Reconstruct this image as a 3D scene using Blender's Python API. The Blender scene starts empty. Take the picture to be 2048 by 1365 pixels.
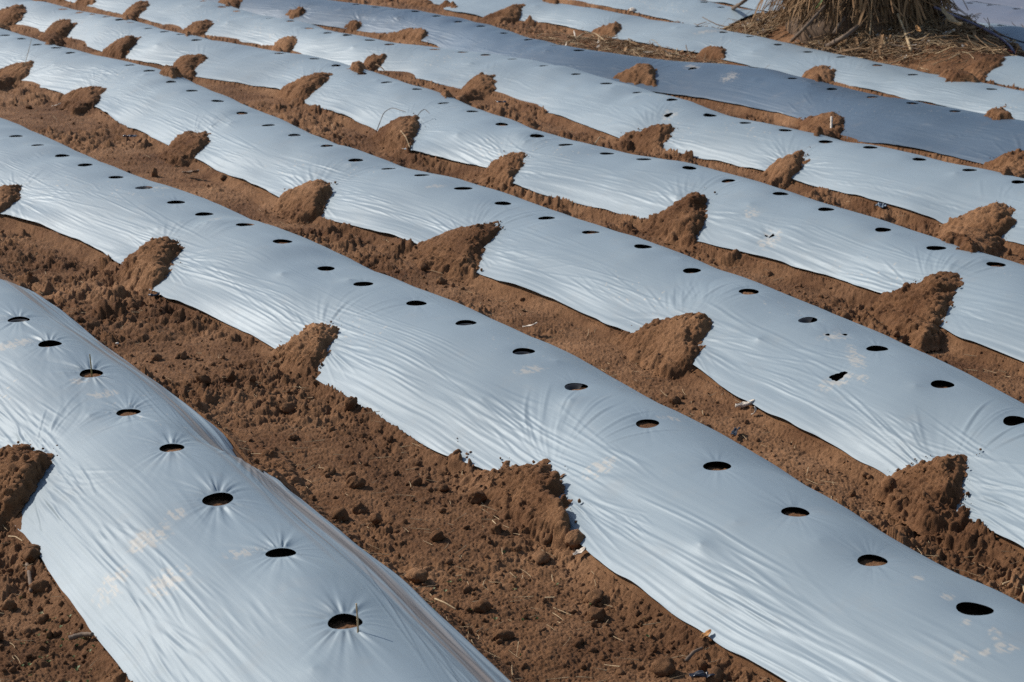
import bpy, math, random
import numpy as np
from mathutils import Vector

rng = np.random.default_rng(7)
random.seed(7)
scene = bpy.context.scene
COL = scene.collection

# ------------------------------------------------------------------ camera model
W0, H0 = 2048.0, 1365.0            # pixel frame the survey points were read in
FPX = 70.0 / 36.0 * W0
HORIZON = -380.0
PITCH = math.atan((H0 / 2 - HORIZON) / FPX)
HC = 1.68                          # eye height above the furrow floor


def ray_dirs(P):
    P = np.atleast_2d(np.array(P, float))
    cx = (P[:, 0] - W0 / 2) / FPX
    cy = -(P[:, 1] - H0 / 2) / FPX
    return np.stack([cx, np.cos(PITCH) + cy * np.sin(PITCH), -np.sin(PITCH) + cy * np.cos(PITCH)], 1)


def unproject(P, z):
    d = ray_dirs(P)
    k = (z - HC) / d[:, 2]
    return d[:, :2] * k[:, None]


# field frame: s runs up the rows (away, to the left), t runs across them
A0 = math.radians(30.0)
S_AX = np.array([-math.sin(A0), math.cos(A0)])
T_AX = np.array([math.cos(A0), math.sin(A0)])


def to_st(xy):
    return xy @ S_AX, xy @ T_AX


def to_xy(s, t):
    return s * S_AX[0] + t * T_AX[0], s * S_AX[1] + t * T_AX[1]


# ------------------------------------------------------------------ noise
def _h(ix, iy, seed):
    with np.errstate(over='ignore'):
        a = (ix.astype(np.int64) * 374761393 + iy.astype(np.int64) * 668265263 + seed * 1442695041) & 0xFFFFFFFF
        a = a.astype(np.uint32)
        a ^= a >> np.uint32(13)
        a = a * np.uint32(1274126177)
        a ^= a >> np.uint32(16)
        a = a * np.uint32(2246822519)
        a ^= a >> np.uint32(15)
    return a.astype(np.float32) / np.float32(4294967295.0)


def vnoise(x, y, seed=0):
    fx, fy = np.floor(x), np.floor(y)
    ix, iy = fx.astype(np.int64), fy.astype(np.int64)
    dx, dy = (x - fx).astype(np.float32), (y - fy).astype(np.float32)
    ux = dx * dx * dx * (dx * (dx * 6 - 15) + 10)
    uy = dy * dy * dy * (dy * (dy * 6 - 15) + 10)
    a, b = _h(ix, iy, seed), _h(ix + 1, iy, seed)
    c, d = _h(ix, iy + 1, seed), _h(ix + 1, iy + 1, seed)
    return ((a * (1 - ux) + b * ux) * (1 - uy) + (c * (1 - ux) + d * ux) * uy) * 2 - 1


def fbm(x, y, seed=0, n=4, gain=.5):
    r, amp = 0, 1.0
    for k in range(n):
        r = r + amp * vnoise(x * 2 ** k + 17.3 * k, y * 2 ** k - 9.1 * k, seed + k)
        amp *= gain
    return r


def clods(x, y, cell, seed, prob=.7, rmin=.25, rmax=.5, flat=.8):
    """height of randomly placed rounded lumps, cell = spacing in metres"""
    wx = x + cell * .22 * vnoise(x / cell * 2.3, y / cell * 2.3, seed + 50) + cell * .1 * vnoise(x / cell * 6, y / cell * 6, seed + 52)
    wy = y + cell * .22 * vnoise(x / cell * 2.3, y / cell * 2.3, seed + 51) + cell * .1 * vnoise(x / cell * 6, y / cell * 6, seed + 53)
    gx, gy = wx / cell, wy / cell
    ix, iy = np.floor(gx).astype(np.int64), np.floor(gy).astype(np.int64)
    out = np.zeros(x.shape, np.float32)
    for ox in (-1, 0, 1):
        for oy in (-1, 0, 1):
            jx, jy = ix + ox, iy + oy
            px = jx + _h(jx, jy, seed)
            py = jy + _h(jx, jy, seed + 1)
            k = _h(jx, jy, seed + 2)
            r = rmin + (rmax - rmin) * k * k
            r = np.where(_h(jx, jy, seed + 3) < prob, r, 0)
            d2 = (gx - px) ** 2 + (gy - py) ** 2
            out = np.maximum(out, np.sqrt(np.maximum(r * r - d2, 0)).astype(np.float32) * flat)
    return out * cell


def sstep(a, b, x):
    k = np.clip((x - a) / (b - a), 0, 1)
    return k * k * (3 - 2 * k)


# ------------------------------------------------------------------ survey of the rows
HOLES = {
 'A': [(38,640),(100,694),(182,743),(256,815),(344,897),(436,996),(562,1101),(690,1248)],
 'B': [(32,270),(75,291),(124,309),(170,331),(232,352),(288,374),(352,400),(408,424),(490,452),(565,488),(652,526),(727,562),(833,605),(932,649),(1047,707),(1152,771),(1295,846),(1435,932),(1591,1022),(1745,1112),(1949,1215)],
 'C': [(10,67),(43,77),(74,88),(113,96),(141,105),(260,130),(299,143),(342,163),(384,183),(435,203),(484,226),(537,250),(589,271),(654,295),(711,318),(777,333),(844,351),(927,375),(1006,399),(1093,428),(1181,459),(1286,494),(1384,538),(1498,584),(1616,638),(1755,690),(1885,762),(2030,840)],
 'D': [(126,14),(159,22),(187,26),(214,32),(239,39),(262,44),(298,55),(329,63),(362,70),(393,78),(560,102),(629,113),(672,127),(724,143),(773,161),(834,178),(887,204),(945,224),(1004,246),(1074,269),(1131,285),(1214,301),(1288,315),(1379,338),(1457,362),(1561,389),(1652,420),(1766,456),(1873,489),(1993,526)],
 'E': [(407,3),(444,10),(473,18),(507,25),(540,33),(581,41),(619,50),(655,60),(695,68),(740,75),(779,82),(870,91),(926,97),(971,105),(1025,113),(1088,127),(1152,143),(1213,161),(1277,181),(1344,204),(1420,225),(1491,242),(1571,259),(1652,278),(1741,293),(1839,313),(1939,338),(2038,363)],
 'F': [(713,7),(751,12),(789,16),(831,22),(874,30),(916,39),(962,51),(1008,65),(1057,80),(1111,91),(1158,102),(1509,136),(1585,153),(1664,171),(1745,188),(1825,203),(1910,220),(1997,236)],
 'G': [(1399,56),(1447,64),(1500,73),(1556,86),(1616,98),(1683,111),(1755,125),(1826,141),(1906,156),(1984,173)],
}
EDGES = {
 'A': [(25,1035),(150,1215),(270,1365)],
 'B': [(0,430),(100,460),(240,530),(305,580),(420,635),(545,695),(625,748),(760,830),(900,915),(990,948),(1140,1080),(1300,1195),(1560,1365)],
 'C': [(40,160),(130,188),(190,215),(240,243),(390,318),(540,388),(640,430),(830,490),(955,545),(1100,600),(1250,665),(1380,735),(1500,810),(1640,880),(1790,955),(1920,1030),(2048,1105)],
 'D': [(20,52),(85,65),(130,75),(205,105),(330,135),(385,155),(560,182),(610,205),(760,265),(820,305),(990,340),(1025,370),(1300,440),(1390,478),(1770,592),(1890,665),(2048,722)],
 'E': [(275,35),(370,62),(590,100),(765,142),(920,175),(985,188),(1240,277),(1325,298),(1540,347),(1590,360),(1890,447),(2010,480)],
 'F': [(700,58),(850,85),(1320,185),(1500,217),(1600,240),(1680,270),(1850,300),(1980,328)],
 'G': [(880,10),(965,35),(1040,40),(1180,65),(1240,78),(1390,108),(1450,120),(1610,155),(1665,162),(1975,232)],
}
HGT = {'A': .17, 'B': .175, 'C': .175, 'D': .175, 'E': .175, 'F': .17, 'G': .14, 'H': .14, 'I': .14, 'J': .14, 'K': .14, 'L': .14}
Z_EDGE = .026
SG = np.arange(-1.0, 24.01, .05)          # common s grid for all row curves


def whittaker(s, t, wt, lam):
    n = len(SG)
    A = np.zeros((n, n)); b = np.zeros(n)
    k = np.clip((s - SG[0]) / .05, 0, n - 1.001)
    i = k.astype(int); f = k - i
    for j in range(len(s)):
        v = np.array([1 - f[j], f[j]])
        A[i[j]:i[j] + 2, i[j]:i[j] + 2] += wt * np.outer(v, v)
        b[i[j]:i[j] + 2] += wt * v * t[j]
    D = np.diff(np.eye(n), 2, axis=0)
    A += lam * D.T @ D
    return np.linalg.solve(A, b)


ROWS = {}
for k in HOLES:
    q = unproject(HOLES[k], HGT[k])
    hs, ht = to_st(q)
    T = whittaker(hs, ht, 1.0, 60.0)
    es, et = to_st(unproject(EDGES[k], Z_EDGE))
    w = np.interp(es, SG, T) - et
    o = np.argsort(es)
    wl = whittaker(es, np.clip(w, .27, .5), 1.0, 2.5)
    lo, hi = es.min(), es.max()
    wl = np.where(SG < lo, np.interp(lo, SG, wl), np.where(SG > hi, np.interp(hi, SG, wl), wl))
    wl = np.clip(wl, .27, .5)
    print('ROW', k, 'w', np.round(w, 2), 'T', np.round(np.interp([4, 6, 8, 10, 12], SG, T), 2))
    ROWS[k] = dict(T=T, w=wl, wf=(np.full(len(SG), .295) if k == 'A' else np.interp(SG, [2.2, 4.0], [.285, .34])), H=HGT[k], hs=hs, hu=ht - np.interp(hs, SG, T))
s_step = float(to_st(unproject([(566, 954)], .03))[0][0])
ROWS['A']['wf'] = ROWS['A']['wf'] + .012 * sstep(s_step + .04, s_step - .04, SG) - .02 * sstep(s_step + .5, s_step + .1, SG) * sstep(s_step - .04, s_step + .04, SG)
TG = ROWS['G']['T']
for n, k in enumerate('HIJKL'):
    slope = .04 + .0 * n
    T = np.interp(9.5, SG, TG) + 1.04 * (n + 1) + (SG - 9.5) * .10 + .03 * np.sin(SG * 1.3 + n)
    hs = np.arange(8.0, 22, .33) + .03 * np.sin(np.arange(len(np.arange(8.0, 22, .33))) * 2.1)
    ROWS[k] = dict(T=T, w=np.full(len(SG), .37), wf=np.full(len(SG), .34), H=HGT[k], hs=hs, hu=hs * 0)


def row_at(k, s):
    r = ROWS[k]
    return np.interp(s, SG, r['T']), np.interp(s, SG, r['w']), np.interp(s, SG, r['wf']), r['H']


def lowbump(k, s, v):
    sd = ord(k)
    return .012 * vnoise(s / .55, v * .8, sd) + .008 * vnoise(s / .23, v * 1.4, sd + 9)


def film_z(k, s, u):
    """mean film height (no wrinkles) and |v|; rows run past their edge as |v|>1"""
    T, w, wf, H = row_at(k, s)
    v = np.where(u < 0, u / w, u / wf)
    a = np.abs(v)
    p = np.where(v < 0, 1.85, 2.0)
    z = Z_EDGE + (H - Z_EDGE) * (1 - a ** p)
    z = z + lowbump(k, s, v) * (1 - .6 * a)
    return z, v


TREE_PX = (1722, 66)
TREE = unproject([TREE_PX], .1)[0]
TREE_S, TREE_T = (float(a[0]) for a in to_st(TREE[None]))


def tree_bump(x, y):
    dx, dy = x - TREE[0], y - TREE[1]
    g = np.exp(-((dx / 1.15) ** 2 + (dy / 1.0) ** 2) ** 1.3)
    g2 = np.exp(-(((x - TREE[0] + .95) / .75) ** 2 + ((y - TREE[1] - .1) / .6) ** 2))
    g3 = np.exp(-(((x - TREE[0] - 1.0) / .75) ** 2 + ((y - TREE[1] + .1) / .6) ** 2))
    s = x * S_AX[0] + y * S_AX[1]; t = x * T_AX[0] + y * T_AX[1]
    ug = t - np.interp(s, SG, ROWS['G']['T'])
    mk = sstep(.30, .80, ug) * sstep(H_GAP[0] - .05, H_GAP[0] + .40, s) * sstep(H_GAP[1] + .05, H_GAP[1] - .40, s)
    return (.17 * g + .09 * g2 + .10 * g3) * mk


H_GAP = (TREE_S - 1.80, TREE_S + 1.25)          # where the tree breaks its row


def on_row(k, s):
    if k == 'H':
        return (s < H_GAP[0]) | (s > H_GAP[1])
    return np.ones(s.shape, bool)


def base_surface(s, t):
    """smooth top of everything a mound can lie on: film over beds, floor in the furrows"""
    z = np.zeros(s.shape)
    for k in ROWS:
        T, w, wf, H = row_at(k, s)
        u = t - T
        fz, v = film_z(k, s, u)
        a = np.abs(v)
        ww = np.where(v < 0, w, wf)
        zz = np.where(a < 1, fz, np.maximum(Z_EDGE - (a - 1) * ww * .9, 0))
        zz = np.where(on_row(k, s), zz, zz - .02)
        z = np.where(np.abs(u) < .6, np.maximum(z, zz), z)
    x, y = to_xy(s, t)
    return np.maximum(z, tree_bump(x, y))


def hit(P, lift=0.0):
    """first meeting of the eye rays with the smooth surface"""
    d = ray_dirs(P)
    d = d / np.hypot(d[:, 0], d[:, 1])[:, None]
    n = 2600
    ds = 2.2 * (26 / 2.2) ** np.linspace(0, 1, n)
    res = np.zeros((len(d), 3))
    for i in range(len(d)):
        x, y, z = d[i, 0] * ds, d[i, 1] * ds, HC + d[i, 2] * ds
        s, t = to_st(np.stack([x, y], 1))
        b = base_surface(s, t) + lift
        below = np.nonzero(z < b)[0]
        j = below[0] if len(below) else n - 1
        res[i] = (x[j], y[j], b[j])
    return res


# ------------------------------------------------------------------ soil heights
def billow(x, y, cell, seed):
    """creased lumps, 0..1, zero along the creases"""
    return np.abs(vnoise(x / cell, y / cell, seed) + .35 * vnoise(x / cell * 2.1, y / cell * 2.1, seed + 1))


def soil_detail(x, y, rough):
    """crumb and clod relief, metres; rough 0..1"""
    h = .010 * fbm(x / .35, y / .35, 3, 3)
    m = sstep(-.35, .55, vnoise(x / .55, y / .55, 21) + .5 * vnoise(x / .17, y / .17, 22)) * rough
    wx = x + .012 * vnoise(x / .03, y / .03, 31); wy = y + .012 * vnoise(x / .03, y / .03, 32)
    h = h + .024 * m * billow(wx, wy, .095, 41) + .018 * (.15 + .85 * m) * billow(wx, wy, .038, 43)
    h = h + .0085 * (.35 + .65 * m) * billow(wx, wy, .0185, 45)
    h = h + clods(x, y, .12, 101, .36, .15, .38, .85) * m + clods(x, y, .05, 111, .45, .16, .44, .85) * (.25 + .75 * m)
    h = h + clods(x, y, .019, 121, .5, .2, .45, .8) * (.4 + .6 * m)
    h = h + .0050 * (.5 + .5 * m) * billow(x, y, .0095, 47) + .0022 * vnoise(x / .0045, y / .0045, 48)
    return h - .018 * m


def ground_z(x, y):
    s = x * S_AX[0] + y * S_AX[1]
    t = x * T_AX[0] + y * T_AX[1]
    tb = tree_bump(x, y)
    bed = np.full(x.shape, -1.0)
    lid = np.full(x.shape, 9.0)
    under = np.zeros(x.shape)
    for k in ROWS:
        T, w, wf, H = row_at(k, s)
        u = t - T
        near0 = np.abs(u) < .6
        near = near0 & on_row(k, s)
        fz, v = film_z(k, s, u)
        ww = np.where(v < 0, w, wf)
        a = np.abs(v)
        b = np.where(a < 1, fz - .030 + .020 * sstep(.75, 1, a), Z_EDGE - .010 - (a - 1) * ww * .55)
        bed = np.where(near0, np.maximum(bed, b), bed)
        inside = near & (np.abs(v) < 1.01)
        under = np.where(near, np.maximum(under, sstep(1.06, .9, np.abs(v))), under)
        # plug of soil showing in the planting holes
        hsr, hur = ROWS[k]['hs'], ROWS[k]['hu']
        o = np.argsort(hsr); hs_, hu_ = hsr[o], hur[o]
        j = np.clip(np.searchsorted(hs_, s), 1, len(hs_) - 1)
        j = np.where(np.abs(hs_[j - 1] - s) < np.abs(hs_[j] - s), j - 1, j)
        kk = _h(j, j * 0 + ord(k), 77)
        off = .010 * (_h(j, j * 0 + ord(k), 78) - .5)
        rr = np.hypot(s - hs_[j] + off * 1.2, u - hu_[j] - off * .6)
        plug = (.012 + .010 * kk) * np.exp(-(rr / .060) ** 2) * (kk > .12)
        lid = np.where(inside, np.minimum(lid, fz - .031 + .019 * sstep(.75, 1, np.abs(v)) + plug + .003 * vnoise(s / .009, u / .009, 62) * (plug > .002)), lid)
    rough = 1 - .75 * under
    d = soil_detail(x, y, rough)
    floor = .012 * vnoise(x / .9, y / .9, 5) + tb
    z = np.maximum(bed + .02 * under, floor - .012)
    z = z + d * (1 - .72 * under) - .006 * under
    return np.minimum(z, lid)



# ------------------------------------------------------------------ mesh helpers
def link(o, parent=None):
    COL.objects.link(o)
    if parent is not None:
        o.parent = parent
    return o


def np_mesh(name, V, F, mat, smooth=True, attrs=None, parent=None):
    me = bpy.data.meshes.new(name)
    V = np.ascontiguousarray(V, np.float32)
    F = np.ascontiguousarray(F, np.int32)
    n = F.shape[1]
    me.vertices.add(len(V)); me.vertices.foreach_set('co', V.ravel())
    me.loops.add(F.size); me.loops.foreach_set('vertex_index', F.ravel())
    me.polygons.add(len(F)); me.polygons.foreach_set('loop_start', np.arange(0, F.size, n, dtype=np.int32))
    me.polygons.foreach_set('use_smooth', np.full(len(F), smooth))
    for an, av in (attrs or {}).items():
        a = me.attributes.new(an, 'FLOAT', 'POINT')
        a.data.foreach_set('value', np.ascontiguousarray(av, np.float32))
    me.update(calc_edges=True)
    me.materials.append(mat)
    return link(bpy.data.objects.new(name, me), parent)


def grid_faces(ny, nx):
    i = np.arange(ny * nx).reshape(ny, nx)
    return np.stack([i[:-1, :-1], i[:-1, 1:], i[1:, 1:], i[1:, :-1]], -1).reshape(-1, 4)


def compact(V, F, attrs=None):
    used = np.zeros(len(V), bool); used[F.ravel()] = True
    m = np.cumsum(used) - 1
    at = {k: a[used] for k, a in (attrs or {}).items()}
    return V[used], m[F], at


def tag(o, label=None, cat=None, group=None, kind=None):
    if label: o['label'] = label
    if cat: o['category'] = cat
    if group: o['group'] = group
    if kind: o['kind'] = kind
    return o


def tube_arrays(pts, radii, sides=8, cap=True):
    pts = np.array(pts, float); radii = np.array(radii, float)
    tg = np.gradient(pts, axis=0)
    tg /= np.linalg.norm(tg, axis=1)[:, None] + 1e-9
    up = np.array([0, 0, 1.0]) if abs(tg[0, 2]) < .9 else np.array([1.0, 0, 0])
    V = []
    for p, q, r in zip(pts, tg, radii):
        a = np.cross(q, up); a /= np.linalg.norm(a) + 1e-9
        b = np.cross(q, a)
        th = np.linspace(0, 2 * np.pi, sides, endpoint=False)
        V.append(p + r * (np.cos(th)[:, None] * a + np.sin(th)[:, None] * b))
    n = len(pts)
    V = np.concatenate(V)
    F = []
    for i in range(n - 1):
        for j in range(sides):
            k = (j + 1) % sides
            F.append((i * sides + j, i * sides + k, (i + 1) * sides + k, (i + 1) * sides + j))
    if cap:
        c0, c1 = len(V), len(V) + 1
        V = np.concatenate([V, pts[:1], pts[-1:]])
        for j in range(0, sides, 1):
            k = (j + 1) % sides
            F.append((c0, k, j, c0)); F.append((c1, (n - 1) * sides + j, (n - 1) * sides + k, c1))
    return V, F


def py_mesh(name, V, F, mat, parent=None, smooth=True):
    me = bpy.data.meshes.new(name)
    F = [tuple(dict.fromkeys(int(a) for a in f)) for f in F]
    me.from_pydata([tuple(map(float, v)) for v in V], [], F)
    me.polygons.foreach_set('use_smooth', np.full(len(me.polygons), smooth))
    me.update()
    me.materials.append(mat)
    return link(bpy.data.objects.new(name, me), parent)


# ------------------------------------------------------------------ materials
def new_mat(name):
    m = bpy.data.materials.new(name); m.use_nodes = True
    nt = m.node_tree; nt.nodes.clear()
    out = nt.nodes.new('ShaderNodeOutputMaterial')
    b = nt.nodes.new('ShaderNodeBsdfPrincipled')
    nt.links.new(b.outputs[0], out.inputs[0])
    return m, nt, b, out


def N(nt, t, **kw):
    n = nt.nodes.new(t)
    for k, v in kw.items():
        setattr(n, k, v)
    return n


def noise(nt, co, scale, detail=4, rough=.55):
    n = N(nt, 'ShaderNodeTexNoise')
    n.inputs['Scale'].default_value = scale
    n.inputs['Detail'].default_value = detail
    n.inputs['Roughness'].default_value = rough
    nt.links.new(co, n.inputs['Vector'])
    return n


def ramp(nt, fac, stops):
    r = N(nt, 'ShaderNodeValToRGB')
    e = r.color_ramp.elements
    while len(e) < len(stops):
        e.new(.5)
    for el, (p, c) in zip(e, stops):
        el.position = p; el.color = (*c, 1) if len(c) == 3 else c
    nt.links.new(fac, r.inputs[0])
    return r


def mixc(nt, fac, a, b, mode='MIX'):
    m = N(nt, 'ShaderNodeMix', data_type='RGBA', blend_type=mode)
    for s, v in ((m.inputs[0], fac), (m.inputs[6], a), (m.inputs[7], b)):
        if hasattr(v, 'links') or hasattr(v, 'is_linked'):
            nt.links.new(v, s)
        else:
            s.default_value = v if not isinstance(v, tuple) else (*v, 1)
    return m.outputs[2]


def soil_mat(name, tint=(1, 1, 1)):
    m, nt, b, out = new_mat(name)
    co = N(nt, 'ShaderNodeNewGeometry').outputs['Position']
    n1 = noise(nt, co, 3.2, 5, .62)
    n2 = noise(nt, co, 38, 5, .65)
    n3 = noise(nt, co, 210, 3, .7)
    t = lambda c: tuple(a * q for a, q in zip(c, tint))
    c1 = ramp(nt, n1.outputs[0], [(.32, t((.135, .063, .029))), (.5, t((.218, .112, .054))), (.72, t((.325, .178, .093)))])
    c2 = ramp(nt, n2.outputs[0], [(.25, (.62, .60, .58)), (.55, (1, 1, 1)), (.82, (1.18, 1.16, 1.12))])
    c3 = ramp(nt, n3.outputs[0], [(.28, (.70, .68, .66)), (.6, (1, 1, 1)), (.8, (1.3, 1.28, 1.25))])
    c = mixc(nt, 1.0, c1.outputs[0], c2.outputs[0], 'MULTIPLY')
    c = mixc(nt, 1.0, c, c3.outputs[0], 'MULTIPLY')
    n0 = noise(nt, co, 1.1, 4, .6)
    c0 = ramp(nt, n0.outputs[0], [(.38, (.74, .70, .67)), (.62, (1.12, 1.12, 1.12))])
    c = mixc(nt, 1.0, c, c0.outputs[0], 'MULTIPLY')
    nt.links.new(c, b.inputs['Base Color'])
    b.inputs['Roughness'].default_value = .95
    b.inputs['Specular IOR Level'].default_value = .15
    n4 = noise(nt, co, 420, 4, .75)
    bp = N(nt, 'ShaderNodeBump')
    bp.inputs['Strength'].default_value = .9
    bp.inputs['Distance'].default_value = .004
    nt.links.new(n4.outputs[0], bp.inputs['Height'])
    nt.links.new(bp.outputs[0], b.inputs['Normal'])
    return m


def film_mat(name, col, metallic=.55, rough=.36, spec=.5):
    m, nt, b, out = new_mat(name)
    geo = N(nt, 'ShaderNodeNewGeometry')
    co = geo.outputs['Position']
    n1 = noise(nt, co, 1.6, 3)
    c1 = ramp(nt, n1.outputs[0], [(.3, tuple(a * .92 for a in col)), (.7, tuple(a * 1.06 for a in col))])
    # dried splash of soil on the sheet
    at = N(nt, 'ShaderNodeAttribute', attribute_name='mud')
    mud = mixc(nt, at.outputs['Fac'], c1.outputs[0], (.46, .40, .32))
    # thin dust film, patchy
    n2 = noise(nt, co, 9, 6, .7)
    brown_tint = ramp(nt, n2.outputs[0], [(.55, (0, 0, 0)), (.8, (.12, .12, .12))])
    c = mixc(nt, brown_tint.outputs[0], mud, (.30, .24, .18))
    at2 = N(nt, 'ShaderNodeAttribute', attribute_name='brown_tint')  # per-vertex amount of streaky brown, nearest strip only
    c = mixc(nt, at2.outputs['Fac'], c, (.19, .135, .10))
    # black inner side of the sheet
    c = mixc(nt, geo.outputs['Backfacing'], c, (.008, .008, .009))
    nt.links.new(c, b.inputs['Base Color'])
    inv = N(nt, 'ShaderNodeMath', operation='SUBTRACT'); inv.inputs[0].default_value = 1
    nt.links.new(at.outputs['Fac'], inv.inputs[1])
    fb = N(nt, 'ShaderNodeMath', operation='SUBTRACT'); fb.inputs[0].default_value = 1
    nt.links.new(geo.outputs['Backfacing'], fb.inputs[1])
    mt = N(nt, 'ShaderNodeMath', operation='MULTIPLY'); nt.links.new(inv.outputs[0], mt.inputs[0]); nt.links.new(fb.outputs[0], mt.inputs[1])
    m2 = N(nt, 'ShaderNodeMath', operation='MULTIPLY'); nt.links.new(mt.outputs[0], m2.inputs[0]); m2.inputs[1].default_value = metallic
    nt.links.new(m2.outputs[0], b.inputs['Metallic'])
    rr = N(nt, 'ShaderNodeMapRange')
    rr.inputs['To Min'].default_value = rough - .05; rr.inputs['To Max'].default_value = rough + .09
    nt.links.new(n2.outputs[0], rr.inputs['Value'])
    nt.links.new(rr.outputs[0], b.inputs['Roughness'])
    b.inputs['Specular IOR Level'].default_value = spec
    # fine die lines along the rows
    mp = N(nt, 'ShaderNodeMapping', vector_type='TEXTURE')
    mp.inputs['Rotation'].default_value = (0, 0, A0 - .05)
    mp.inputs['Scale'].default_value = (.012, .35, .012)
    nt.links.new(co, mp.inputs['Vector'])
    n5 = noise(nt, mp.outputs[0], 1.0, 4, .6)
    bp = N(nt, 'ShaderNodeBump')
    bp.inputs['Strength'].default_value = .16
    bp.inputs['Distance'].default_value = .003
    nt.links.new(n5.outputs[0], bp.inputs['Height'])
    nt.links.new(bp.outputs[0], b.inputs['Normal'])
    return m


def plain_mat(name, c0, c1, scale=30, rough=.8, stretch=None):
    m, nt, b, out = new_mat(name)
    co = N(nt, 'ShaderNodeTexCoord').outputs['Object']
    n = noise(nt, co, scale, 5, .65)
    r = ramp(nt, n.outputs[0], [(.3, c0), (.7, c1)])
    nt.links.new(r.outputs[0], b.inputs['Base Color'])
    b.inputs['Roughness'].default_value = rough
    b.inputs['Specular IOR Level'].default_value = .3
    bp = N(nt, 'ShaderNodeBump'); bp.inputs['Strength'].default_value = .5; bp.inputs['Distance'].default_value = .004
    nt.links.new(n.outputs[0], bp.inputs['Height']); nt.links.new(bp.outputs[0], b.inputs['Normal'])
    return m


M_SOIL = soil_mat('soil')
M_HEAP = soil_mat('heaped_soil', (1.06, 1.05, 1.04))
M_FILM = film_mat('silver_film', (.208, .257, .286), .07, .51, .34)
M_DARK = film_mat('dark_film', (.074, .110, .150), .16, .45, .42)
M_VIOL = film_mat('violet_grey_film', (.135, .150, .190), .12, .48, .4)
M_STRAW = plain_mat('straw', (.30, .20, .105), (.52, .38, .22), 40)
M_STRAWD = plain_mat('dark_straw', (.13, .075, .037), (.29, .178, .09), 40)
M_SKIRT = plain_mat('skirt_straw', (.19, .105, .045), (.28, .165, .078), 40)
M_BLADE = plain_mat('dead_blade', (.17, .085, .033), (.33, .195, .092), 9)
M_BARK = plain_mat('bark', (.055, .032, .018), (.17, .10, .055), 18)
M_WOOD = plain_mat('stick_wood', (.075, .05, .034), (.19, .13, .088), 25)
M_PALE = plain_mat('pale_dry_leaf', (.50, .42, .33), (.70, .62, .52), 30, .7)
M_BLACKP = plain_mat('black_plastic', (.012, .013, .018), (.03, .033, .045), 20, .25)
M_HOSE = plain_mat('violet_hose', (.085, .075, .12), (.17, .15, .21), 12, .35)
M_RED = plain_mat('red_string', (.42, .05, .035), (.55, .09, .06), 20, .6)
M_ORANGE = plain_mat('orange_leaf', (.36, .16, .05), (.52, .27, .09), 30, .7)
M_GREEN = plain_mat('green_blade', (.05, .09, .02), (.12, .16, .04), 30, .6)
M_OLIVE = plain_mat('dry_stalk', (.17, .12, .035), (.30, .22, .08), 30, .7)

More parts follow.
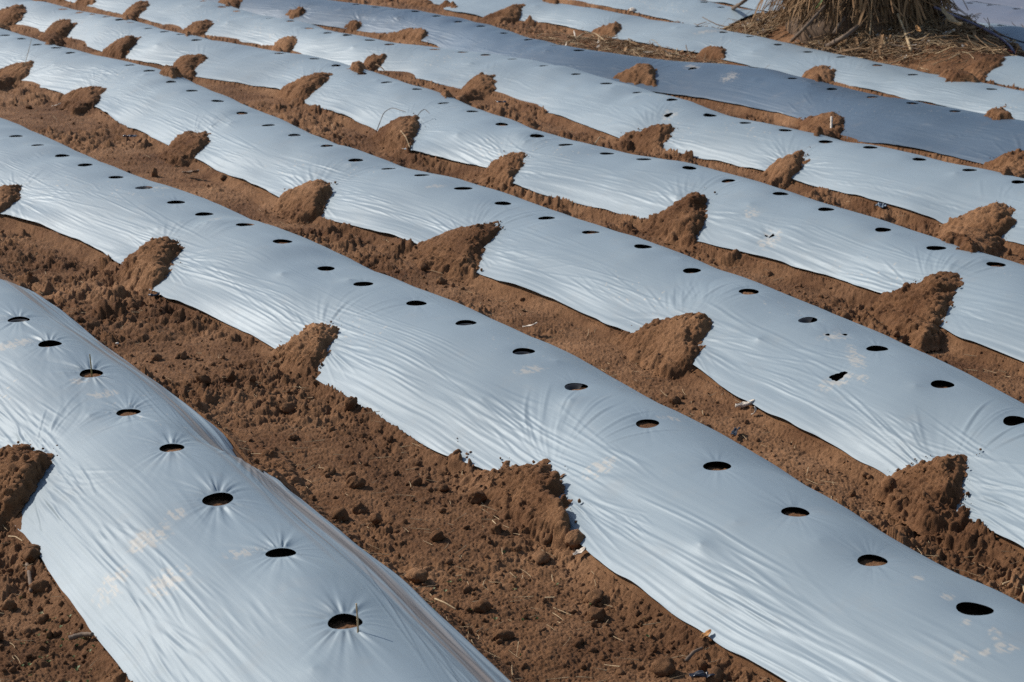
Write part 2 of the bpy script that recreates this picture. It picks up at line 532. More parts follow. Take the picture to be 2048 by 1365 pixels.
# ------------------------------------------------------------------ mound outlines (survey pixels)
# key: (row, label, outline)
MOUNDS = [
 ('A', 'broad soil heap cut by the left frame edge on the nearest film strip', [(-70,935),(0,903),(50,896),(96,910),(85,940),(60,972),(25,1028),(0,1052),(-70,1080)]),
 ('A', 'low soil ridge burying the far edge of the nearest film strip', [(462,858),(520,872),(580,930),(625,990),(590,975),(545,948),(500,910)]),
 ('B', 'soil mound cut by the left frame edge on the second film strip', [(-40,425),(0,380),(40,371),(32,395),(0,430),(-30,450)]),
 ('B', 'ragged soil mound at the second film strip, opposite the nearest strip\'s first holes', [(238,530),(265,520),(285,500),(320,484),(354,482),(347,512),(330,555),(303,584),(258,575),(236,550)]),
 ('B', 'thumb-shaped soil mound leaning on the middle of the second film strip', [(540,698),(600,678),(628,655),(655,650),(662,665),(648,705),(630,750),(575,752),(530,722)]),
 ('B', 'widest soil mound, flat topped, low on the second film strip at bottom centre', [(935,955),(1000,945),(1010,932),(1060,932),(1095,936),(1115,960),(1121,1005),(1139,1055),(1132,1090),(1060,1075),(990,1020),(940,985)]),
 ('B', 'small lone clod of soil beside the widest flat topped mound', [(893,935),(900,912),(918,905),(933,908),(939,930),(930,942),(905,944)]),
 ('C', 'soil mound with an upright straw, at the left frame edge, third film strip', [(-20,160),(0,140),(40,127),(62,124),(52,150),(30,168),(-20,190)]),
 ('C', 'small pointed soil mound, second from the left on the third film strip', [(128,192),(160,180),(190,172),(205,176),(190,213),(150,228),(118,208)]),
 ('C', 'rounded soil mound below a fan of steep wrinkles on the third film strip', [(338,292),(360,275),(385,265),(412,268),(412,290),(388,322),(348,332),(315,308)]),
 ('C', 'blocky soil mound on the third film strip straight beyond the ragged mound', [(558,397),(600,376),(650,366),(658,385),(640,432),(598,444),(550,416)]),
 ('C', 'long shark-fin soil mound in the middle of the third film strip', [(835,492),(900,465),(960,450),(990,447),(990,462),(965,500),(950,548),(880,550),(812,522)]),
 ('C', 'large humped soil mound right of centre on the third film strip', [(1235,668),(1290,656),(1345,637),(1395,630),(1414,645),(1400,680),(1385,740),(1325,752),(1262,714),(1225,684)]),
 ('C', 'smooth hump of pale soil at the right on the third film strip', [(1772,960),(1808,932),(1850,920),(1915,920),(1929,945),(1926,985),(1915,1012),(1938,1050),(1860,1062),(1790,1018),(1755,990)]),
 ('D', 'soil mound in the top left corner on the fourth film strip', [(-25,36),(0,22),(28,15),(48,13),(40,36),(20,52),(-25,66)]),
 ('D', 'dark blunt soil mound near the top left corner with a pale chip on it', [(78,74),(110,46),(138,38),(147,47),(131,74),(98,90)]),
 ('D', 'slender finger of soil, third from the left on the fourth film strip', [(203,108),(238,84),(262,75),(276,74),(262,92),(243,120),(212,114)]),
 ('D', 'forked crumbly soil mound on the fourth film strip', [(326,143),(350,125),(372,112),(400,112),(410,116),(392,130),(386,160),(348,160),(320,150)]),
 ('D', 'long thin tongue of soil reaching up the fourth film strip', [(556,184),(600,163),(640,147),(657,147),(650,160),(617,188),(606,213),(578,210)]),
 ('D', 'soil mound with dark looped twigs on the fourth film strip', [(756,268),(800,240),(825,232),(834,240),(828,270),(818,304),(778,296),(742,278)]),
 ('D', 'knobbly upright soil mound at the middle of the fourth film strip', [(962,348),(990,320),(1018,309),(1040,312),(1035,338),(1022,374),(988,370),(954,358)]),
 ('D', 'tall shark-fin soil mound on the fourth film strip above the large humped mound', [(1286,443),(1330,425),(1370,396),(1395,390),(1408,402),(1404,440),(1390,482),(1338,482),(1284,460)]),
 ('D', 'large cloddy soil mound with two lobes at the right of the fourth film strip', [(1768,594),(1810,575),(1850,562),(1875,550),(1905,550),(1912,570),(1890,600),(1884,630),(1895,668),(1840,700),(1775,650),(1728,615)]),
 ('E', 'tiny soil mound touching the top frame edge far left on the fifth film strip', [(148,8),(160,0),(186,-3),(186,5),(165,13)]),
 ('E', 'small pointed soil mound at top left on the fifth film strip', [(243,32),(272,10),(292,3),(294,10),(276,33),(252,38)]),
 ('E', 'smooth thumb of soil on the fifth film strip behind the forked mound', [(366,65),(398,46),(415,42),(420,48),(403,71),(376,72)]),
 ('E', 'small triangular soil mound alone on the fifth film strip', [(543,96),(562,81),(587,74),(589,80),(580,104),(560,102)]),
 ('E', 'slim leaning soil mound on the fifth film strip with a straw at its foot', [(702,137),(732,117),(752,108),(767,110),(762,124),(748,143),(718,143)]),
 ('E', 'rounded soil mound with a long low tail on the fifth film strip', [(885,188),(925,176),(950,156),(968,149),(983,152),(986,166),(976,190),(935,200),(890,196)]),
 ('E', 'long smooth soil mound in the right half of the fifth film strip', [(1236,278),(1270,265),(1310,251),(1335,251),(1342,262),(1326,286),(1320,304),(1276,302),(1234,290)]),
 ('E', 'egg-shaped soil mound on the fifth film strip between long and wide mounds', [(1528,350),(1548,330),(1580,312),(1600,309),(1609,324),(1592,345),(1580,370),(1540,370)]),
 ('E', 'wide soil mound at the right frame edge on the fifth film strip', [(1882,455),(1920,435),(1960,418),(2000,411),(2022,420),(2017,442),(2006,490),(1945,506),(1884,482)]),
 ('F', 'scrap of soil mound at the top frame edge on the dark film strip', [(438,2),(450,-6),(478,-6),(477,7),(455,10)]),
 ('F', 'small reddish soil mound on the far left of the dark film strip', [(573,29),(590,21),(602,19),(607,26),(597,36),(580,34)]),
 ('F', 'tiny soil mound just left of the flat mound on the dark film strip', [(686,54),(708,44),(719,43),(721,53),(711,61)]),
 ('F', 'flat elongated soil mound on the dark film strip', [(740,66),(785,70),(818,60),(848,63),(853,72),(842,86),(795,82),(745,73)]),
 ('F', 'steep triangular soil mound in the middle of the dark film strip', [(1232,153),(1260,141),(1280,129),(1304,134),(1308,150),(1313,175),(1268,168)]),
 ('F', 'soil mound with a pale stub of stalk on the dark film strip', [(1595,243),(1640,229),(1668,226),(1680,238),(1676,273),(1636,273),(1600,258)]),
 ('F', 'soil mound cut by the right frame edge on the dark film strip', [(1970,328),(2015,311),(2070,303),(2075,358),(2010,350)]),
 ('G', 'low soil bank on the film strip behind the dark one at top centre', [(800,0),(850,0),(908,10),(911,15),(880,17),(820,12)]),
 ('G', 'bushy topped soil mound on the film strip behind the dark one', [(966,38),(1000,23),(1030,12),(1047,10),(1038,28),(1032,43),(1000,49),(970,45)]),
 ('G', 'grass-matted soil mound beside a sagging fold of film', [(1178,70),(1205,55),(1235,48),(1242,55),(1232,70),(1200,79),(1178,77)]),
 ('G', 'low tufted soil clump on the film strip left of the shaggy trunk', [(1396,110),(1412,99),(1430,96),(1446,99),(1449,117),(1425,122)]),
 ('G', 'domed soil mound in front of the shaggy trunk', [(1602,152),(1628,136),(1655,132),(1668,145),(1662,165),(1636,165)]),
 ('G', 'little soil cone at the right frame edge behind the dark strip', [(1972,230),(1993,218),(2010,219),(2020,236),(1995,236)]),
 ('H', 'small soil clump on the farther film at the top frame edge', [(1084,1),(1095,-4),(1113,-4),(1114,8),(1098,6)]),
 ('H', 'cloddy soil mound at the right, at the foot of the shaggy trunk', [(1880,152),(1930,138),(1985,117),(2007,117),(2000,130),(1972,142),(1955,165),(1900,166)]),
]
mound_data = []
for row, label, poly in MOUNDS:
    p3 = hit(poly)
    ps, pt = to_st(p3[:, :2])
    d = math.hypot(*p3[:, :2].mean(0))
    mound_data.append((row, label, ps, pt, d))


def poly_sd(ps, pt, s, t):
    """signed distance to a polygon, positive inside"""
    n = len(ps)
    best = np.full(s.shape, 1e9); inside = np.zeros(s.shape, bool)
    for i in range(n):
        ax, ay, bx, by = ps[i], pt[i], ps[(i + 1) % n], pt[(i + 1) % n]
        ex, ey = bx - ax, by - ay
        k = np.clip(((s - ax) * ex + (t - ay) * ey) / (ex * ex + ey * ey + 1e-12), 0, 1)
        best = np.minimum(best, np.hypot(s - ax - k * ex, t - ay - k * ey))
        c = ((ay > t) != (by > t)) & (s < (bx - ax) * (t - ay) / (by - ay + 1e-12) + ax)
        inside ^= c
    return np.where(inside, best, -best)


# ------------------------------------------------------------------ films
MUD_SPOTS = [(300,1078,40,14),(225,1172,34,16),(335,1165,42,16),(480,1108,34,8),(350,1030,20,8),(30,690,34,8),(160,760,20,6),(205,785,30,8),
             (1502,428,14,10),(1540,478,22,9),(1672,672,30,8),(1672,762,34,9),(1712,715,14,22),(1725,760,10,8),(1460,155,18,7),(1385,132,16,7),
             (1930,1245,12,5),(1990,1270,12,8),(2010,1298,24,7),(1970,1305,12,5),(1920,1318,18,7),(1835,1160,12,5),(1895,1195,12,5),
             (1340,835,30,5),(1200,930,30,10),(1420,64,30,4),(1340,228,14,8),(430,440,14,5),(320,375,20,5),(870,375,20,4),(1060,740,30,6),(740,900,24,8)]
mud_pts = hit([(a, b) for a, b, _, _ in MUD_SPOTS])
mud_s, mud_t = to_st(mud_pts[:, :2])
mud_d = np.hypot(mud_pts[:, 0], mud_pts[:, 1])

EXTRA = {'C': [(1676,752,.023),(1690,668,.009),(1655,668,.008)], 'E': [(1336,229,.022)], 'F': [(1385,136,.024)], 'D': [(1543,470,.011), (1530,472,.009)]}


def film(k, s0, s1, nacross, mat, label, seed, amp=1.0):
    # along-row sampling follows distance
    sv = [s0]
    while sv[-1] < s1:
        sv.append(sv[-1] + min(.011, max(.0042, sv[-1] * .0013)))
    sv = np.array(sv)
    vv = np.linspace(-1, 1, nacross)
    vv = np.sign(vv) * np.abs(vv) ** .92
    s, v = np.meshgrid(sv, vv, indexing='ij')
    T, w, wf, H = row_at(k, s)
    # ragged cut edge
    w = w + .003 * vnoise(s / .09, s * 0, seed) + .005 * vnoise(s / .6, s * 0 + 3, seed)
    u = np.where(v < 0, v * w, v * wf)
    holes = [(a_, b_, .0335 * f) for a_, b_, f in zip(ROWS[k]['hs'], ROWS[k]['hu'], rng.uniform(.93, 1.07, len(ROWS[k]['hs'])))]
    for ex in EXTRA.get(k, []):
        p = hit([ex[:2]])
        es, et = to_st(p[:, :2])
        holes.append((float(es[0]), float(et[0] - np.interp(es[0], SG, ROWS[k]['T'])), ex[2]))
    nfi = np.zeros(s.shape, bool)
    for n, (cs, cu, R) in enumerate(holes):
        if not (s0 + .05 < cs < s1 - .05):
            continue
        i0, i1 = np.searchsorted(sv, cs - .09), np.searchsorted(sv, cs + .09)
        ss, uu = s[i0:i1], u[i0:i1]
        th = np.arctan2(uu - cu, ss - cs); r = np.hypot(ss - cs, uu - cu)
        RR = R * (1 + .08 * np.sin(2 * th + n * 1.7) * math.sin(n * 2.3) + .03 * np.sin(3 * th + n))
        if R < .03:
            RR = RR * (1 + .16 * np.sin(3 * th + n) + .08 * np.sin(7 * th + 2 * n))
        ins = r < RR
        nfi[i0:i1] |= ins
        s[i0:i1] = np.where(ins, cs + RR * np.cos(th), ss)
        u[i0:i1] = np.where(ins, cu + RR * np.sin(th), uu)
    v = np.where(u < 0, u / w, u / wf)
    fz, v2 = film_z(k, s, u)
    a = np.abs(v)
    # edge lifts a little between the mounds
    fz = fz + .010 * sstep(.75, 1, a) * (vnoise(s / .35, v * 0 + 7, seed + 2) + .3)
    arc = u * (1 + .35 * a * a)
    lowmask = sstep(.2, .85, a)
    patch = .35 + .65 * sstep(-.35, .45, vnoise(s / .45, arc / .16, seed + 4))
    wob = .004 * vnoise(s / .35, arc / .1, seed + 5) + (s * .06) * np.where(v < 0, 1, -1)
    q = arc + wob
    d = .0011 * vnoise(s / .85, q / .030, seed + 10) + .0009 * vnoise(s / .55, q / .014, seed + 11) + .0005 * vnoise(s / .26, q / .007, seed + 12)
    rid = 1 - np.abs(vnoise(s / .5, q / .034, seed + 13)) * 2
    d = d + .0007 * np.maximum(rid, 0)
    d = d * (.12 + .88 * lowmask) * patch * (1.0 + .7 * (amp - 1))
    # broad soft dents of the soil beneath
    d = d + .0026 * fbm(s / .34, arc / .15, seed + 20, 2) * (1 - .6 * lowmask)
    # fans pulled out of the mounds
    for row, label_, ps, pt, dist in mound_data:
        if row != k:
            continue
        ms, mt = ps.mean(), pt.mean()
        if max(np.ptp(ps), np.ptp(pt)) < .10:
            continue
        if ms < s0 - 1 or ms > s1 + 1:
            continue
        mu = pt - np.interp(ps, SG, ROWS[k]['T'])
        r0 = .5 * max(np.ptp(ps), np.ptp(pt))
        cu = mu.mean(); cs = ms
        dsx, dux = s - cs, (arc - cu)
        r = np.hypot(dsx, dux * 1.1)
        th = np.arctan2(dux, dsx) + .25 * vnoise(s / .3, arc / .2, seed + 29)
        win = np.exp(-np.maximum(r - r0 * .6, 0) / .17) * sstep(1.1, .6, r)
        fan = .0015 * vnoise(th * 9, r / .5, seed + 30 + int(ms * 10)) + .0009 * vnoise(th * 21, r / .35, seed + 31 + int(ms * 10))
        gate = .25 + .75 * sstep(-.3, .4, vnoise(th * 2.2, r * 0 + 2, seed + 33 + int(ms * 10)))
        d = d * (1 - .6 * win) + fan * win * gate * np.clip(r / r0, 0, 1.2)
        d = d - .012 * np.exp(-(r / (r0 * 1.3)) ** 2)
    # single pleats, in loose parallel clusters and drawn out of the pinned points
    if k == 'A':
        d = d + .0042 * vnoise(s / .9, arc / .034, seed + 41) * sstep(.35, .7, v) + .002 * vnoise(s / .5, arc / .016, seed + 42) * sstep(.3, .6, v)
    rp = np.random.default_rng(seed + 90)

    def pleat(cs, cu, ang, L, wd, A, bend=0.0):
        ext = L * 1.25 + .02
        i0, i1 = np.searchsorted(sv, cs - ext), np.searchsorted(sv, cs + ext)
        if i1 - i0 < 3:
            return
        ds, du = s[i0:i1] - cs, arc[i0:i1] - cu
        al = ds * math.cos(ang) + du * math.sin(ang)
        ac = -ds * math.sin(ang) + du * math.cos(ang) - bend * al * al
        e = np.clip(1 - (al / L) ** 2, 0, 1) ** 1.5
        x_ = ac / wd
        d[i0:i1] += A * e * (np.exp(-np.abs(x_) ** 1.4) - .45 * np.exp(-((x_ - 1.5) / 1.1) ** 2))
    ncl = int((s1 - s0) * (17 if k in 'ABCD' else 12))
    for _ in range(ncl):
        cs = rp.uniform(s0, s1); near_side = rp.uniform() < .78
        cu = -(.12 + .30 * rp.uniform() ** .7) if near_side else rp.uniform(.05, .28)
        ang = (rp.normal() * .045 - .03) * (1 if near_side else -1)
        pitch = rp.uniform(.012, .024); L = rp.uniform(.07, .24) if rp.uniform() < .7 else rp.uniform(.24, .48)
        A0_ = rp.uniform(.0006, .0019) * (.45 + .55 * min(abs(cu) / .2, 1))
        div = rp.normal() * .03
        for j in range(rp.integers(2, 8)):
            pleat(cs + rp.normal() * L * .35, cu + j * pitch * rp.uniform(.8, 1.2), ang + div * j, L * rp.uniform(.5, 1.2), pitch * rp.uniform(.22, .36), A0_ * rp.uniform(.4, 1.2), rp.normal() * (.15 if L < .24 else .03))
    for row, label_, ps, pt, dist in mound_data:
        if row != k or max(np.ptp(ps), np.ptp(pt)) < .10:
            continue
        mu = pt - np.interp(ps, SG, ROWS[k]['T'])
        cs0, cu0 = ps.mean(), mu.mean() - .02
        r0 = .42 * max(np.ptp(ps), np.ptp(mu))
        for _ in range(34):
            # fan up-slope and away from the camera, or straight off the steep near end
            if rp.uniform() < .55:
                an = rp.uniform(.05, 1.9)
            else:
                an = math.pi + rp.normal() * .28
            L = rp.uniform(.05, .19); r = r0 * rp.uniform(.75, 1.0) + L * .75
            pleat(cs0 + r * math.cos(an), cu0 + r * math.sin(an), an + rp.normal() * .06, L, rp.uniform(.0035, .0075), rp.uniform(.0007, .0020), rp.normal() * .15)
    # little peaks where a clod props the sheet up
    for j in range(int((s1 - s0) * 1.6)):
        cs, cu = rng.uniform(s0, s1), rng.uniform(-.26, .05)
        r = np.hypot((s - cs) * .8, arc - cu)
        d = d + rng.uniform(.004, .010) * np.exp(-r / rng.uniform(.025, .06))
    # puckers round the planting holes
    for n, (cs, cu, R) in enumerate(holes):
        if not (s0 - .1 < cs < s1 + .1):
            continue
        i0, i1 = np.searchsorted(sv, cs - .30), np.searchsorted(sv, cs + .30)
        if i1 <= i0:
            continue
        ss, uu = s[i0:i1], u[i0:i1]
        r = np.hypot(ss - cs, uu - cu); th = np.arctan2(uu - cu, ss - cs)
        hk = 1.0 if k == 'A' else .08 + .40 * ((n * 7919) % 13) / 13
        wv = .25 + .75 * np.abs(np.cos(th)) ** 1.5
        f = vnoise(th * 7 + 30, r / .3, seed + 60 + n) * .7 + vnoise(th * 14 + 30, r / .3, seed + 61 + n) * .5
        re = np.hypot((ss - cs) / 2.0, uu - cu)
        d[i0:i1] += amp * hk * .0032 * f * wv * np.exp(-np.maximum(re - R, 0) / .040) * sstep(R * .98, R * 1.5, r)
        d[i0:i1] += -.0035 * np.exp(-np.maximum(r - R, 0) / .03)
    # normal from the profile
    dz = (film_z(k, s, u + .004)[0] - film_z(k, s, u - .004)[0]) / .008
    ln = np.sqrt(1 + dz * dz)
    uo = u - d * dz / ln
    zo = fz + d / ln
    x, y = to_xy(s, np.interp(s, SG, ROWS[k]['T']) + uo)
    V = np.stack([x, y, zo], -1).reshape(-1, 3)
    F = grid_faces(*s.shape)
    F = F[~nfi.ravel()[F].all(1)]
    # dried mud
    mud = np.zeros(s.shape, np.float32)
    tt = T + u
    for j in range(len(mud_s)):
        if abs(np.interp(mud_s[j], SG, ROWS[k]['T']) - mud_t[j]) > .5:
            continue
        px = mud_d[j] / FPX
        wx = MUD_SPOTS[j][2] * px; wy = MUD_SPOTS[j][3] * px / .32
        dx = (x - mud_pts[j, 0]) / wx; dy = (y - mud_pts[j, 1]) / wy
        g = np.exp(-(dx * dx + dy * dy) * 1.1)
        tex = .45 + .9 * vnoise(s / .04, q / .0045, 71) + .8 * vnoise(s / .010, q / .010, 72)
        mud = np.maximum(mud, np.clip(g * 1.4 * tex - .18, 0, .45))
    spk = vnoise(s / .011, arc / .011, 77)
    spm = sstep(.25, .6, vnoise(s / .6, arc / .25, 78))
    mud = np.maximum(mud, sstep(.80, .92, spk) * spm * (.2 if k == 'F' else .6))
    brown_tint = np.zeros(s.shape, np.float32)
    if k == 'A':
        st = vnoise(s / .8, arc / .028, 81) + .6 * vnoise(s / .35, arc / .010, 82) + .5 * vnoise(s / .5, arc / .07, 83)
        brown_tint = sstep(.28, .5, v) * sstep(.95, .7, v) * sstep(-.15, .75, st) * .75  # long brown streaks along the far flank of the nearest strip
    V, F, at = compact(V, F, {'mud': mud.ravel(), 'brown_tint': brown_tint.ravel()})
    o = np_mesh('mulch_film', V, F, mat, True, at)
    tag(o, label, 'mulch film', 'mulch film strips laid over the planting beds')
    return o, holes


films = {}
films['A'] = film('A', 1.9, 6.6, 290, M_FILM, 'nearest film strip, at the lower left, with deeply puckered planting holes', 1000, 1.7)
films['B'] = film('B', 1.2, 10.2, 270, M_FILM, 'second film strip from the front, sweeping from left middle to the bottom right corner', 1100)
films['C'] = film('C', 1.2, 15.2, 210, M_FILM, 'third film strip from the front, with a torn hole below its planting row', 1200)
films['D'] = film('D', 2.2, 17.5, 150, M_FILM, 'fourth film strip from the front, carrying the tall shark-fin and two-lobed mounds', 1300)
films['E'] = film('E', 3.2, 18.5, 130, M_FILM, 'fifth film strip, light silver, bordering the dark one', 1400)
films['F'] = film('F', 4.2, 19.5, 120, M_DARK, 'dark blue-grey film strip running between lighter strips', 1500, .7)
films['G'] = film('G', 5.2, 20, 110, M_FILM, 'light film strip just beyond the dark one, passing before the shaggy trunk', 1600, .7)
films['H'] = film('H', TREE_S + 1.25, 21, 100, M_FILM, 'light film strip ending at the left side of the shaggy trunk', 1700, .6)
films['H2'] = film('H', 7.0, TREE_S - 1.80, 100, M_FILM, 'short end of light film starting at the right foot of the shaggy trunk', 1750, .6)
films['I'] = film('I', 8.0, 21, 90, M_FILM, 'narrow light film showing beyond the hose right of the shaggy trunk', 1800, .6)
films['J'] = film('J', 8.5, 21, 90, M_VIOL, 'violet-grey film strip behind the narrow light one at top right', 1900, .6)
films['K'] = film('K', 9.0, 21, 80, M_VIOL, 'farthest violet-grey film strip, touching the frame in the top right corner', 1950, .6)

def flap(o, k, px, side):
    p = hit([px])
    hs, ht = (float(a[0]) for a in to_st(p[:, :2]))
    u, v = np.meshgrid(np.linspace(0, 1, 9), np.linspace(-1, 1, 11), indexing='ij')
    a = v * 1.15
    r = .034 * (1 - u * .62)
    ds, du = r * np.cos(a) * side, r * np.sin(a)
    x, y = to_xy(hs + ds, ht + du)
    T = np.interp(hs + ds, SG, ROWS[k]['T'])
    z = film_z(k, hs + ds, ht + du - T)[0] - .006 - .012 * u ** 1.5
    f = np_mesh('cut_flap', np.stack([x, y, z], -1).reshape(-1, 3), grid_faces(9, 11) if side > 0 else grid_faces(9, 11)[:, ::-1], M_FILM, True, None, o)
    return f


for px in ((932, 649), (1047, 707), (1152, 771), (288, 374), (408, 424)):
    flap(films['B'][0], 'B', px, 1)
flap(films['A'][0], 'A', (38, 640), 1)
for px in ((589, 271), (1616, 638)):
    flap(films['C'][0], 'C', px, 1)

# ------------------------------------------------------------------ ground sheet
py_ = np.concatenate([np.linspace(-330, -120, 60)[:-1] ** 1, np.linspace(-120, 0, 60)[:-1], np.linspace(0, 1440, 1060)[:-1], np.linspace(1440, 3200, 140)])
dd = HC / np.tan(PITCH + np.arctan((py_ - H0 / 2) / FPX))
dd = np.concatenate([[400., 260, 180, 140, 120], dd])
px_ = np.concatenate([np.linspace(-1500, -120, 90)[:-1], np.linspace(-120, 2168, 1280), np.linspace(2168, 3550, 90)[1:]])
tanx = (px_ - W0 / 2) / FPX * math.cos(PITCH)
tanx = np.concatenate([[-3.5, -2, -1.2, -.8], tanx, [.8, 1.2, 2, 3.5]])
D, X = np.meshgrid(dd, tanx, indexing='ij')
gx, gy = (D * X), D
gz = ground_z(gx, gy)
V = np.stack([gx, gy, gz], -1).reshape(-1, 3)
ground = np_mesh('ground', V, grid_faces(*gx.shape)[:, ::-1], M_SOIL, True)
tag(ground, kind='structure')

# ------------------------------------------------------------------ soil mounds
for i, (row, label, ps, pt, dist) in enumerate(mound_data):
    g = max(.0030, dist * .0006)
    m_ = .05
    sv = np.arange(ps.min() - m_, ps.max() + m_, g); tv = np.arange(pt.min() - m_, pt.max() + m_, g)
    s, t = np.meshgrid(sv, tv, indexing='ij')
    x, y = to_xy(s, t)
    wob = .017 * vnoise(x / .05, y / .05, 300 + i) + .011 * vnoise(x / .018, y / .018, 301 + i) + .005 * vnoise(x / .008, y / .008, 302 + i)
    sd = poly_sd(ps, pt, s, t) + wob * min(1, dist / 7 + .3) - .001
    R = max(float(sd.max()), .03)
    Rf = R * (.42 + .58 * sstep(-.35, .30, (s - ps.mean()) / np.ptp(ps)))
    k = np.clip(sd / Rf, -.5, 1)
    hm = min(.046, .29 * R + .010) * (.40 if 'ridge' in label else 1.45 if 'widest' in label and 'beside' not in label else 1.3 if 'smooth hump' in label else 1)
    b = base_surface(s, t)
    b0 = b
    b = b + hm * (1 - (1 - np.clip(k, 0, 1)) ** 1.7)
    gs, gt = np.gradient(b, g, g)
    ln = np.sqrt(1 + gs ** 2 + gt ** 2)
    qs, qt = s + i * 3.7, t + 1.1 * b - i * 1.9          # lumps sized along the slope
    rel = soil_detail(qs, qt, np.full(s.shape, .38)) + .4 * clods(qs, qt, .055, 500 + i, .30, .2, .40, .7) + .006 * billow(qs, qt, .013, 55) + .003 * vnoise(qs / .006, qt / .006, 56)
    rel = .85 * (rel - .008) * sstep(-.002, .032, sd) + .002 * sstep(0, .01, sd)
    sink = .012 * sstep(.004, -.02, sd)
    s2, t2, z = s - rel * gs / ln, t - rel * gt / ln, b + rel / ln - sink
    x, y = to_xy(s2, t2)
    V = np.stack([x, y, z], -1).reshape(-1, 3)
    F = grid_faces(*s.shape)
    F = F[(sd.ravel()[F] > -.012).any(1)]
    V, F, _ = compact(V, F)
    o = np_mesh('soil_mound', V, F, M_HEAP, True)
    tag(o, label, 'soil mound', 'soil mounds pinning down the film edges')

# ------------------------------------------------------------------ loose crumbs, straw (uncountable)
def blob(sub=1):
    import bmesh
    bm = bmesh.new(); bmesh.ops.create_icosphere(bm, subdivisions=sub, radius=1)
    V = np.array([v.co[:] for v in bm.verts]); F = np.array([[v.index for v in f.verts] for f in bm.faces]); bm.free()
    return V, F


def in_furrow(x, y):
    s = x * S_AX[0] + y * S_AX[1]; t = x * T_AX[0] + y * T_AX[1]
    ok = np.ones(x.shape, bool)
    for k in ROWS:
        T, w, wf, H = row_at(k, s)
        u = t - T
        ok &= ~((u > -w - .01) & (u < wf + .01) & on_row(k, s))
    return ok


def scatter(n, ymin=-20, ymax=1420):
    P = np.stack([rng.uniform(-100, 2148, n), rng.uniform(ymin, ymax, n)], 1)
    q = unproject(P, 0.02)
    return q[in_furrow(q[:, 0], q[:, 1])]


BV, BF = blob(2)
q = scatter(9500)
# crowd them where the soil is rough
mk = vnoise(q[:, 0] / .5, q[:, 1] / .5, 21) + .5 * vnoise(q[:, 0] / .17, q[:, 1] / .17, 22)
q = q[rng.uniform(-1.0, .7, len(q)) < mk]
gz_ = ground_z(q[:, 0], q[:, 1])
qr = np.where(rng.uniform(size=len(q)) < .925, .003 + .005 * rng.uniform(size=len(q)) ** 2, .008 + .014 * rng.uniform(size=len(q)) ** 2)
# crumbs that rolled off the mounds onto the sheet
ex = []
for row, label_, ps, pt, dist in mound_data:
    if dist > 11:
        continue
    n_ = len(ps)
    for j in range(80):
        i_ = rng.integers(n_); f_ = rng.uniform()
        es, et = ps[i_] + f_ * (ps[(i_ + 1) % n_] - ps[i_]), pt[i_] + f_ * (pt[(i_ + 1) % n_] - pt[i_])
        o_ = np.array([es - ps.mean(), et - pt.mean()]); o_ /= np.linalg.norm(o_) + 1e-6
        k_ = abs(rng.normal()) * (.010 if j < 60 else .028)
        es, et = es + o_[0] * k_, et + o_[1] * k_
        z_ = float(base_surface(np.array([es]), np.array([et]))[0])
        x_, y_ = to_xy(es, et)
        ex.append((x_, y_, z_ - .006 * math.exp(-k_ / .06), .0012 + .0042 * rng.uniform() ** 4))
ex = np.array(ex)
q = np.concatenate([q, ex[:, :2]]); gz_ = np.concatenate([gz_, ex[:, 2]]); qr = np.concatenate([qr, ex[:, 3]])
BV3, BF3 = blob(3)
Vs, Fs, nv = [], [], 0
for i in range(len(q)):
    r = qr[i]
    bv, bf = (BV3, BF3) if r > .008 else (BV, BF)
    o_ = i * 3.17
    f = 1 + .34 * vnoise(bv[:, 0] * 1.1 + o_, bv[:, 1] * 1.1 + bv[:, 2] * .9, 5) + .24 * vnoise(bv[:, 0] * 2.6 - bv[:, 2] * 2 + o_, bv[:, 1] * 2.6 + o_, 6) + .12 * vnoise(bv[:, 0] * 7 + bv[:, 2] * 6, bv[:, 1] * 7 + o_, 7)
    n = bv * f[:, None] * r * rng.uniform(.7, 1.25, 3)
    a = rng.uniform(0, 6.28); c, s_ = math.cos(a), math.sin(a)
    n = np.stack([n[:, 0] * c - n[:, 1] * s_, n[:, 0] * s_ + n[:, 1] * c, n[:, 2]], 1)
    Vs.append(n + [q[i, 0], q[i, 1], gz_[i] + r * .35]); Fs.append(bf + nv); nv += len(bv)
print('crumbs', len(q))
cr = np_mesh('soil_crumbs', np.concatenate(Vs), np.concatenate(Fs), M_SOIL, True)
tag(cr, 'loose brown soil crumbs strewn along the furrows', 'soil crumbs', kind='stuff')


def strands(items, sides=4):
    """items: list of (points, r0, r1)"""
    Vs, Fs, n = [], [], 0
    for pts, r0, r1 in items:
        V, F = tube_arrays(pts, np.linspace(r0, r1, len(pts)), sides, False)
        Vs.append(V); Fs.append(np.array(F) + n); n += len(V)
    return np.concatenate(Vs), np.concatenate(Fs)


q = scatter(2600)
gz_ = ground_z(q[:, 0], q[:, 1])
items = []
for i in range(len(q)):
    L = rng.uniform(.012, .06) * (1.6 if q[i, 1] > 9 else 1); a = rng.uniform(0, 6.28); b = rng.uniform(-.2, .2); bend = rng.uniform(-.25, .25)
    k = np.linspace(-.5, .5, 5)
    x = q[i, 0] + k * L * math.cos(a) - bend * L * (k * k) * math.sin(a); y = q[i, 1] + k * L * math.sin(a) + bend * L * k * k * math.cos(a)
    z = gz_[i] + .006 + k * L * b
    r = rng.uniform(.0005, .0013)
    items.append((np.stack([x, y, z], 1), r, r * .5))
V, F = strands(items)
tag(np_mesh('straw_bits', V, F, M_STRAW), 'short bits of pale straw scattered on the bare soil', 'straw', kind='stuff')

